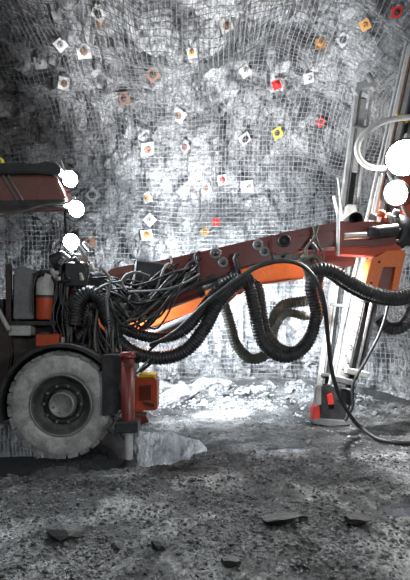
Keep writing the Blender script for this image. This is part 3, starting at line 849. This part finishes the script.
# cradle hanging from the boom head
cr = MB().prism(poly([(375, 258), (386, 251), (405, 250), (402, 267), (374, 267)], 6.62), 6.60, 6.72, 0.008)
cr.prism(poly([(396, 264), (403, 262), (397, 294), (391, 293)], 6.62), 6.61, 6.73)
cr = cr.prism(poly([(373, 264), (383, 266), (376, 292), (366, 289)], 6.62), 6.61, 6.73).build('cradle', 'orange', rig, 'orange feed cradle')
MB().prism(poly([(372, 258), (381, 256), (375, 290), (364, 286)], 6.58), 6.57, 6.95, 0.008).build('cradle_side', 'orange', cr)
MB().prism(poly([(384, 266), (396, 268), (391, 292), (376, 291)], 6.70), 6.70, 6.9).build('cradle_recess', 'dark_red', cr)
MB().prism(poly([(377, 268), (386, 256), (404, 254), (396, 290), (376, 292)], 6.95), 6.9, 7.0).build('cradle_back', 'orange_red', cr)
for px, py in ((379, 262), (371, 283)):
    MB().lathe([(0, 0.016), (-0.02, 0.016), (-0.02, 0)], P(px, py, 6.57), (0, 1, 0), 8).build('bolt', 'black', cr)

# far boom
fb = MB().prism(poly([(95, 302), (150, 285), (200, 270), (262, 258), (303, 255), (303, 279), (262, 284), (235, 292), (205, 310), (170, 322), (143, 331), (100, 338)], 7.7), 7.55, 7.95, 0.025).build('boom', 'orange', rig, 'orange far boom')
MB().cyl(P(150, 336, 7.45), P(228, 302, 7.45), 0.075, 16).build('lift_cylinder', 'dusty', fb)
MB().lathe([(0, .1), (-.05, .1), (-.05, 0)], P(238, 288, 7.55), (0, 1, 0), 16).build('pin_boss', 'orange_red', fb)
MB().prism(poly([(228, 284), (240, 281), (240, 292), (222, 309), (216, 306)], 7.5), 7.42, 7.56, 0.01).build('bracket', 'orange_red', fb)
MB().prism(poly([(300, 252), (350, 250), (352, 266), (303, 276)], 7.8), 7.6, 7.9, 0.02).build('boom_head', 'dark_red', rig)

# lamps on the far side of the far boom: they light the face and the roof
lamp(P(214, 266, 8.12), (-0.08, 1, -0.22), 0.10, rig, 'lens', WALL_LAMP_W * 1.25, (0.86, 0.93, 1.0), 138)
lamp(P(190, 276, 8.12), (0.10, 0.40, 1.0), 0.10, rig, 'lens', ROOF_LAMP_W * 1.15, (0.95, 0.97, 1.0), 92)
lamp(P(236, 270, 8.12), (-0.10, 0.8, -0.62), 0.09, rig, 'lens', WALL_LAMP_W * 1.9, (0.86, 0.93, 1.0), 140)

lamp(P(106, 288, 7.3), (0.95, 0.25, -0.05), 0.08, rig, 'lens', WALL_LAMP_W * 0.4, COOL, 150)
lamp(P(314, 286, 6.9), (0.8, 0.15, -0.55), 0.08, rig, 'lens', WALL_LAMP_W * 0.6, (0.97, 0.98, 1.0), 150)  # added lamp behind the hoses, brightens the lower feeds and the floor
lamp(P(296, 240, 7.35), (0.86, 0.02, 0.5), 0.09, rig, 'lens', WALL_LAMP_W * 0.2, (0.97, 0.98, 1.0), 110)  # added lamp kept behind the boom, brightens the upper feeds and right wall

# -- drill feeds
def feed(a, b, name, strips, label):
    """a, b: foot and top of the feed beam; strips: (offset px across, width px, depth from beam, thickness, material, name, t0, t1)"""
    a, b = Vector(a), Vector(b)
    ax = (b - a).normalized(); acr = Vector((ax.z, 0, -ax.x)).normalized(); dp = ax.cross(acr)
    if dp.y < 0: dp = -dp
    L = (b - a).length; k = a.y / F
    root = None
    for off, w, d, th, mt, nm, t0, t1 in strips:
        c = a + ax * L * (t0 + t1) / 2 + acr * off * k + dp * d
        rot = Matrix((acr, dp, ax)).transposed()
        o = MB().box(c, (w * k, th, L * (t1 - t0)), rot, min(w * k, th) * 0.15).build(nm if root else name, mt, root or rig, None if root else label)
        root = root or o
    return root, ax, acr, dp, L, k
fB, axB, acB, dpB, LB, kB = feed(P(346, 388, 7.15), P(421, 45, 7.15), 'feed', [
    (3.0, 15, 0.10, 0.16, 'black', 'beam', 0.0, 1.0),
    (-6.5, 11, 0.02, 0.14, 'alu', 'rail', 0.0, 1.0),
    (-1.0, 2.0, -0.02, 0.05, 'dusty', 'guide', 0.0, 1.0),
    (6.5, 3.0, 0.0, 0.06, 'steel', 'guide', 0.02, 1.0),
    (12.5, 3.0, 0.06, 0.06, 'dusty', 'rail', 0.05, 0.9)], 'black and silver near drill feed')
def on_feed(a, ax, acr, dp, L, k, t, off, d): return Vector(a) + ax * L * t + acr * off * k + dp * d
aB = P(346, 388, 7.15)
MB().cyl(on_feed(aB, axB, acB, dpB, LB, kB, 0.0, -17, 0), on_feed(aB, axB, acB, dpB, LB, kB, 1.0, -15, 0), 0.022, 10).build('drill_rod', 'alu', fB, 'long pale drill rod')
MB().cyl(on_feed(aB, axB, acB, dpB, LB, kB, 0.42, -9, -.08), on_feed(aB, axB, acB, dpB, LB, kB, 1.0, -9, -.08), 0.022, 10).build('drill_rod', 'rust', fB, 'rusty drill rod')
for k_, (t, o_) in enumerate(((0.02, -4), (0.05, 6), (0.30, -8), (0.62, -6), (0.78, -4))):
    c = on_feed(aB, axB, acB, dpB, LB, kB, t, o_, -0.02)
    MB().box(c, (0.34 if k_ < 2 else 0.2, 0.16, 0.09), Matrix((acB, dpB, axB)).transposed(), 0.012).build('clamp', ('dusty', 'white_box', 'dusty', 'steel', 'yellow')[k_], fB)
MB().box(on_feed(aB, axB, acB, dpB, LB, kB, 0.66, 8, -.05), (0.22, 0.24, 0.75), Matrix((acB, dpB, axB)).transposed(), 0.02).build('drifter', 'white_box', fB, 'rock drill on the feed')
MB().box(on_feed(aB, axB, acB, dpB, LB, kB, -0.025, 2, 0.03), (0.20, 0.16, 0.2), Matrix((acB, dpB, axB)).transposed(), 0.02).build('nose', 'black', fB)
MB().cyl(P(388, 172, 7.0), P(408, 219, 6.9), 0.025, 10).build('strut', 'dusty', fB, 'grey diagonal strut')
rr = random.Random(12)
for k_ in range(22):                                              # bolt heads down the pale rail
    c = on_feed(aB, axB, acB, dpB, LB, kB, 0.05 + k_ * 0.02, -6.5 + (1.8 if k_ % 2 else -1.8), -.06)
    MB().cyl(c, c - dpB * 0.02, 0.011, 6).build('bolt', 'black', fB)

fA, axA, acA, dpA, LA, kA = feed(P(324, 400, 7.95), P(364.5, 84, 7.95), 'feed', [
    (0.5, 7, 0.08, 0.14, 'black', 'beam', 0.0, 0.96),
    (-6.5, 4.5, 0.0, 0.10, 'alu', 'rail', 0.0, 1.0),
    (-3.0, 1.6, -0.03, 0.04, 'dusty', 'guide', 0.05, 1.0),
    (8.0, 2.6, 0.0, 0.06, 'alu', 'guide', 0.0, 0.99),
    (0.5, 6.0, -0.02, 0.05, 'white_box', 'cover_plate', 0.72, 0.95),
    (-3, 5, -0.02, 0.05, 'plate_white', 'cover_plate', 0.17, 0.42)], 'slender silver far drill feed')
aA = P(324, 400, 7.95)
tp = on_feed(aA, axA, acA, dpA, LA, kA, 1.0, 0, 0)
MB().prism(poly([(354, 92), (358, 84), (365, 81), (373, 82), (374, 92), (371, 88), (361, 90), (357, 97)], 7.9), 7.85, 8.0, 0.008).build('head', 'alu', fA)
MB().lathe([(0, 0), (0, S(4, 7.9)), (S(5, 7.9), S(4.6, 7.9)), (S(8, 7.9), S(3, 7.9)), (S(11, 7.9), S(1.6, 7.9)), (S(11, 7.9), 0)], P(369, 84, 7.9), (0, 0, 1), 16).build('knob', 'white_box', fA)
for k_, t in enumerate((0.08, 0.3, 0.58, 0.60, 0.86)):
    c = on_feed(aA, axA, acA, dpA, LA, kA, t, 1.0, -0.03)
    MB().box(c, (0.26, 0.1, 0.05), Matrix((acA, dpA, axA)).transposed(), 0.008).build('clamp', 'dusty' if k_ % 2 else 'steel', fA)
MB().prism(poly([(346, 205), (356, 204), (358, 214), (350, 220), (343, 216)], 7.8), 7.75, 7.95, 0.02).build('clamp_head', 'white_box', fA)
MB().cyl(P(338, 178, 7.8), P(342, 216, 7.8), 0.02, 8).build('prong', 'alu', fA)
MB().cyl(P(334, 196, 7.8), P(339, 218, 7.8), 0.03, 8).build('prong', 'alu', fA)
# foot that braces the far feed against the floor
ft = MB().prism(poly([(318, 386), (330, 384), (341, 398), (346, 421), (338, 424), (313, 421), (314, 406)], 7.95), 7.8, 8.1, 0.03).build('feed_foot', 'black', fA)
MB().prism(poly([(313, 408), (319, 402), (320, 421), (312.5, 420)], 7.78), 7.76, 8.0, 0.01).build('foot_cap', 'bright_red', fA)
MB().prism(poly([(327, 395), (332, 393), (334, 404), (328, 405)], 7.78), 7.76, 7.85, 0.006).build('foot_plate', 'bright_red', fA)
MB().prism(poly([(316, 386), (321, 384), (321, 404), (315, 407)], 7.78), 7.76, 7.9, 0.006).build('foot_plate', 'white_box', fA)
MB().prism(poly([(313, 418), (345, 420), (350, 424), (330, 426), (313, 423)], 7.8), 7.75, 8.15, 0.008).build('foot_base', 'dusty', fA)

# -- feed lamp, the glare at the right edge
lamp(P(404, 158, 6.85), (-0.45, -0.8, -0.25), 0.24, rig, 'lens_warm', FEED_LAMP_W, (1.0, 0.97, 0.92), 160, label='glaring round lamp among the feeds')
lamp(P(396, 193, 6.9), (-0.6, -0.6, -0.3), 0.17, rig, 'lens_warm', FEED_LAMP_W * .6, (1.0, 0.97, 0.92), 160, label='smaller glaring lamp below it')
lamp(P(414, 142, 7.8), (0.1, 0.9, 0.25), 0.13, rig, 'lens_warm', FEED_LAMP_W * .12, (1.0, 0.98, 0.95), 150)  # added lamp outside the frame, sends light backwards past the feeds

# ------------------------------------------------------------------ hoses
H = lambda *a, **k: hose('hose', *a, **k)
H(PP([(74, 325), (78, 302), (90, 292), (102, 302), (110, 322), (120, 342), (138, 354), (162, 358), (186, 350), (204, 329), (217, 305), (234, 286), (252, 276)], 6.42), S(6.8, 6.42), 'hose', rig, True, label='thick ribbed black hose sweeping under the near boom')
H(PP([(84, 330, 6.6), (88, 308, 6.55), (100, 308), (116, 324), (144, 336), (168, 337), (188, 327), (207, 303), (224, 284), (240, 277)], 6.52), S(5.6, 6.5), 'hose', rig, True)
H(PP([(70, 335), (66, 316), (72, 300), (84, 290)], 6.6), S(6, 6.6), 'hose', rig, True)
H(PP([(78, 338), (92, 330), (104, 340), (110, 356)], 6.5), S(6, 6.5), 'hose', rig, True)
H(PP([(236, 282), (248, 285), (254, 306), (260, 336), (273, 353), (291, 356), (308, 342), (316, 314), (311, 288), (316, 270)], 6.5), S(6.2, 6.5), 'hose', rig, True, label='ribbed black hose hanging in a deep loop below the boom')
H(PP([(244, 280), (258, 288), (262, 312), (268, 334), (280, 348), (297, 350), (312, 332), (320, 308), (318, 285), (322, 268)], 6.62), S(5.0, 6.6), 'hose', rig, True)
H(PP([(216, 292), (224, 306), (230, 324), (236, 344), (249, 358), (264, 356), (271, 341), (274, 318), (284, 305), (305, 301), (322, 296)], 7.2), S(5.2, 7.2), 'hose_grey', rig, True, label='dusty grey-green ribbed hose looping behind the black one')
H(PP([(270, 350), (276, 326), (287, 313), (306, 316), (318, 310)], 7.1), S(4.2, 7.1), 'hose_grey', rig, True)
H(PP([(310, 272), (322, 269), (336, 273), (352, 283), (370, 292), (390, 297), (408, 294), (424, 286)], 6.35), S(6.6, 6.35), 'hose', rig, True, label='thick black hose sagging across the near feed')
H(PP([(410, 288), (413, 308), (403, 326), (388, 328), (378, 318)], 7.35), S(6.0, 7.35), 'hose', rig, True)
H(PP([(322, 270), (330, 276), (345, 287), (368, 299), (395, 303), (420, 298)], 6.5), S(3.2, 6.5), 'hose', rig)
H(PP([(420, 117), (400, 118), (380, 123), (363, 135), (357, 149), (362, 162), (375, 168), (392, 166), (412, 156), (425, 150)], 7.0), S(3.0, 7.0), 'hose_pale', rig, label='pale hose looped round the top of the near feed')
H(PP([(394, 268), (389, 300), (381, 330), (366, 360), (353, 384), (353, 405), (345, 421)], 6.95), S(1.6, 6.9), 'hose', rig)
H(PP([(320, 272), (312, 262), (316, 250), (308, 240)], 6.55), 0.03, 'hose', rig)
for pts, r_ in (([(310, 268), (306, 250), (314, 238), (318, 226)], .018), ([(318, 270), (324, 256), (318, 244), (313, 224)], .016), ([(304, 262), (312, 256), (320, 262), (322, 280)], .03), ([(300, 258), (305, 268), (310, 285)], .035)):
    H(PP(pts, 6.5), r_, 'hose_grey', rig)
for k_ in range(6):
    x = 304 + k_ * 4
    MB().lathe([(0, 0), (0, .05), (.07, .055), (.1, .035), (.1, 0)], P(x, 262 + (k_ * 7) % 13, 6.6), (math.sin(k_), -.5, math.cos(k_)), 10).build('fitting', ('dusty', 'black', 'orange_red')[k_ % 3], rig)
H(PP([(180, 292), (196, 285), (198, 268), (195, 256), (199, 252)], 6.6), 0.02, 'hose', rig)
H(PP([(240, 290), (238, 270), (235, 258), (238, 254)], 6.58), 0.035, 'hose', rig)
# thin hydraulic hoses, tangled between the body and the booms
rh = random.Random(17)
for k_ in range(46):
    x0, y0 = rh.uniform(86, 112), rh.uniform(278, 312)
    x1 = rh.uniform(128, 200); top = 300 - (x1 - 95) * 0.30
    y1 = top + rh.uniform(-14, 16)
    xm = x0 + (x1 - x0) * rh.uniform(.35, .65); sag = rh.uniform(8, 44)
    Ya, Yb, Ym = rh.uniform(6.5, 6.7), rh.uniform(6.58, 6.75), rh.uniform(6.4, 6.62)
    pts = [(x0, y0, Ya), (x0 + (xm - x0) * .5, (y0 * .6 + (y1 + sag) * .4), Ym), (xm, max(y0, y1) + sag * .7, Ym), (x1 - (x1 - xm) * .3, y1 + sag * .45, Ym), (x1, y1, Yb), (x1 + rh.uniform(-6, 8), y1 - rh.uniform(4, 10), Yb)]
    H(PP(pts, 6.5), rh.uniform(.011, .02), rh.choice(['hose', 'hose', 'hose', 'hose', 'hose', 'hose_grey', 'dusty']), rig, n=6)
for k_ in range(18):                                              # dropping behind the jack
    x0, y0 = rh.uniform(88, 118), rh.uniform(300, 325)
    x1, y1 = x0 + rh.uniform(-4, 22), rh.uniform(352, 385)
    H(PP([(x0, y0, 6.5), (x0 + rh.uniform(-8, 8), (y0 + y1) / 2, 6.3), (x1, y1, 6.25)], 6.3), rh.uniform(.01, .017), rh.choice(['hose', 'hose', 'hose', 'hose_grey', 'dusty']), rig, n=6)
for k_ in range(14):                                              # down the front of the body
    x0 = rh.uniform(54, 92)
    H(PP([(x0, rh.uniform(255, 275), 6.6), (x0 + rh.uniform(-6, 6), 295, 6.55), (x0 + rh.uniform(-8, 8), 318, 6.5), (x0 + rh.uniform(-6, 10), rh.uniform(335, 350), 6.45)], 6.5), rh.uniform(.01, .02), rh.choice(['hose', 'hose', 'hose', 'hose', 'hose_grey']), rig, n=6)
for pts, r_, mt in (([(102, 268), (110, 280), (107, 300), (109, 325), (112, 352), (113, 372)], .02, 'dusty'), ([(96, 290), (108, 284), (125, 280), (133, 272), (150, 276)], .016, 'hose_grey'), ([(126, 290), (122, 282), (128, 274), (142, 272)], .016, 'dusty'), ([(120, 360), (138, 362), (150, 350), (162, 340)], .018, 'hose'), ([(140, 372), (152, 362), (160, 352)], .02, 'hose'), ([(128, 292), (160, 290), (182, 284), (200, 274)], .014, 'dusty'), ([(113, 378), (122, 380), (136, 374), (150, 358)], .014, 'dusty')):
    H(PP(pts, 6.35), r_, mt, rig)

# power cable: hangs from the boom and lies on the floor
cb = hose('power_cable', PP([(150, 345, 6.25), (166, 338, 6.2), (182, 326, 6.2), (207, 302, 6.2), (231, 284, 6.2), (257, 267, 6.2), (281, 261, 6.2), (301, 265, 6.2), (315, 279, 6.2), (324, 302, 6.25), (328, 338, 6.4), (332, 372, 6.6), (341, 400, 6.8), (355, 422, 6.95), (362, 428, 6.95)], 6.2) + [at_ground(376, 438, .04), at_ground(395, 442.5, .03), at_ground(415, 443, .03), at_ground(440, 441, .03)], S(2.3, 6.2), 'hose', None, n=10)
tag(cb, 'black power cable arching over the boom and drooping down onto the floor at right', 'cable')

# ------------------------------------------------------------------ added fill lamps beside and behind the camera, out of view
for x, y_, z_, pw, lab in ((-2.6, -0.6, 5.2, 0.8, 'added long fill lamp hung under the roof behind the photographer'), (2.75, 0.9, 2.6, 1.0, 'added long fill lamp by the right side wall, out of view')):
    f = tag(empty('fill_lamp', (x, y_, z_)), lab, 'lamp')
    MB().box((x, y_, z_ + 0.08), (1.3, 0.2, 0.1), None, 0.02).build('housing', 'dusty', f)
    MB().box((x, y_, z_ + 0.015), (1.2, 0.14, 0.03)).build('tube', emit('tube', (0.95, 0.97, 1.0), 8), f)
    for s_ in (-.5, .5): MB().cyl((x + s_, y_, z_ + 0.13), (x + s_, y_, 6.3 if x < 0 else 5.0), 0.01, 6).build('chain', 'black', f)
    ld = bpy.data.lights.new('lamp_light', 'AREA'); ld.shape = 'RECTANGLE'; ld.size = 1.2; ld.size_y = 0.14
    ld.energy = FILL_LAMP_W * pw; ld.color = (0.95, 0.98, 1.0)
    d = (Vector((-1.2, 6.0, 0.9)) - Vector((x, y_, z_))).normalized()
    link('lamp_light', ld, Matrix.Translation((x, y_, z_ - 0.03)) @ d.to_track_quat('-Z', 'Y').to_matrix().to_4x4(), f)
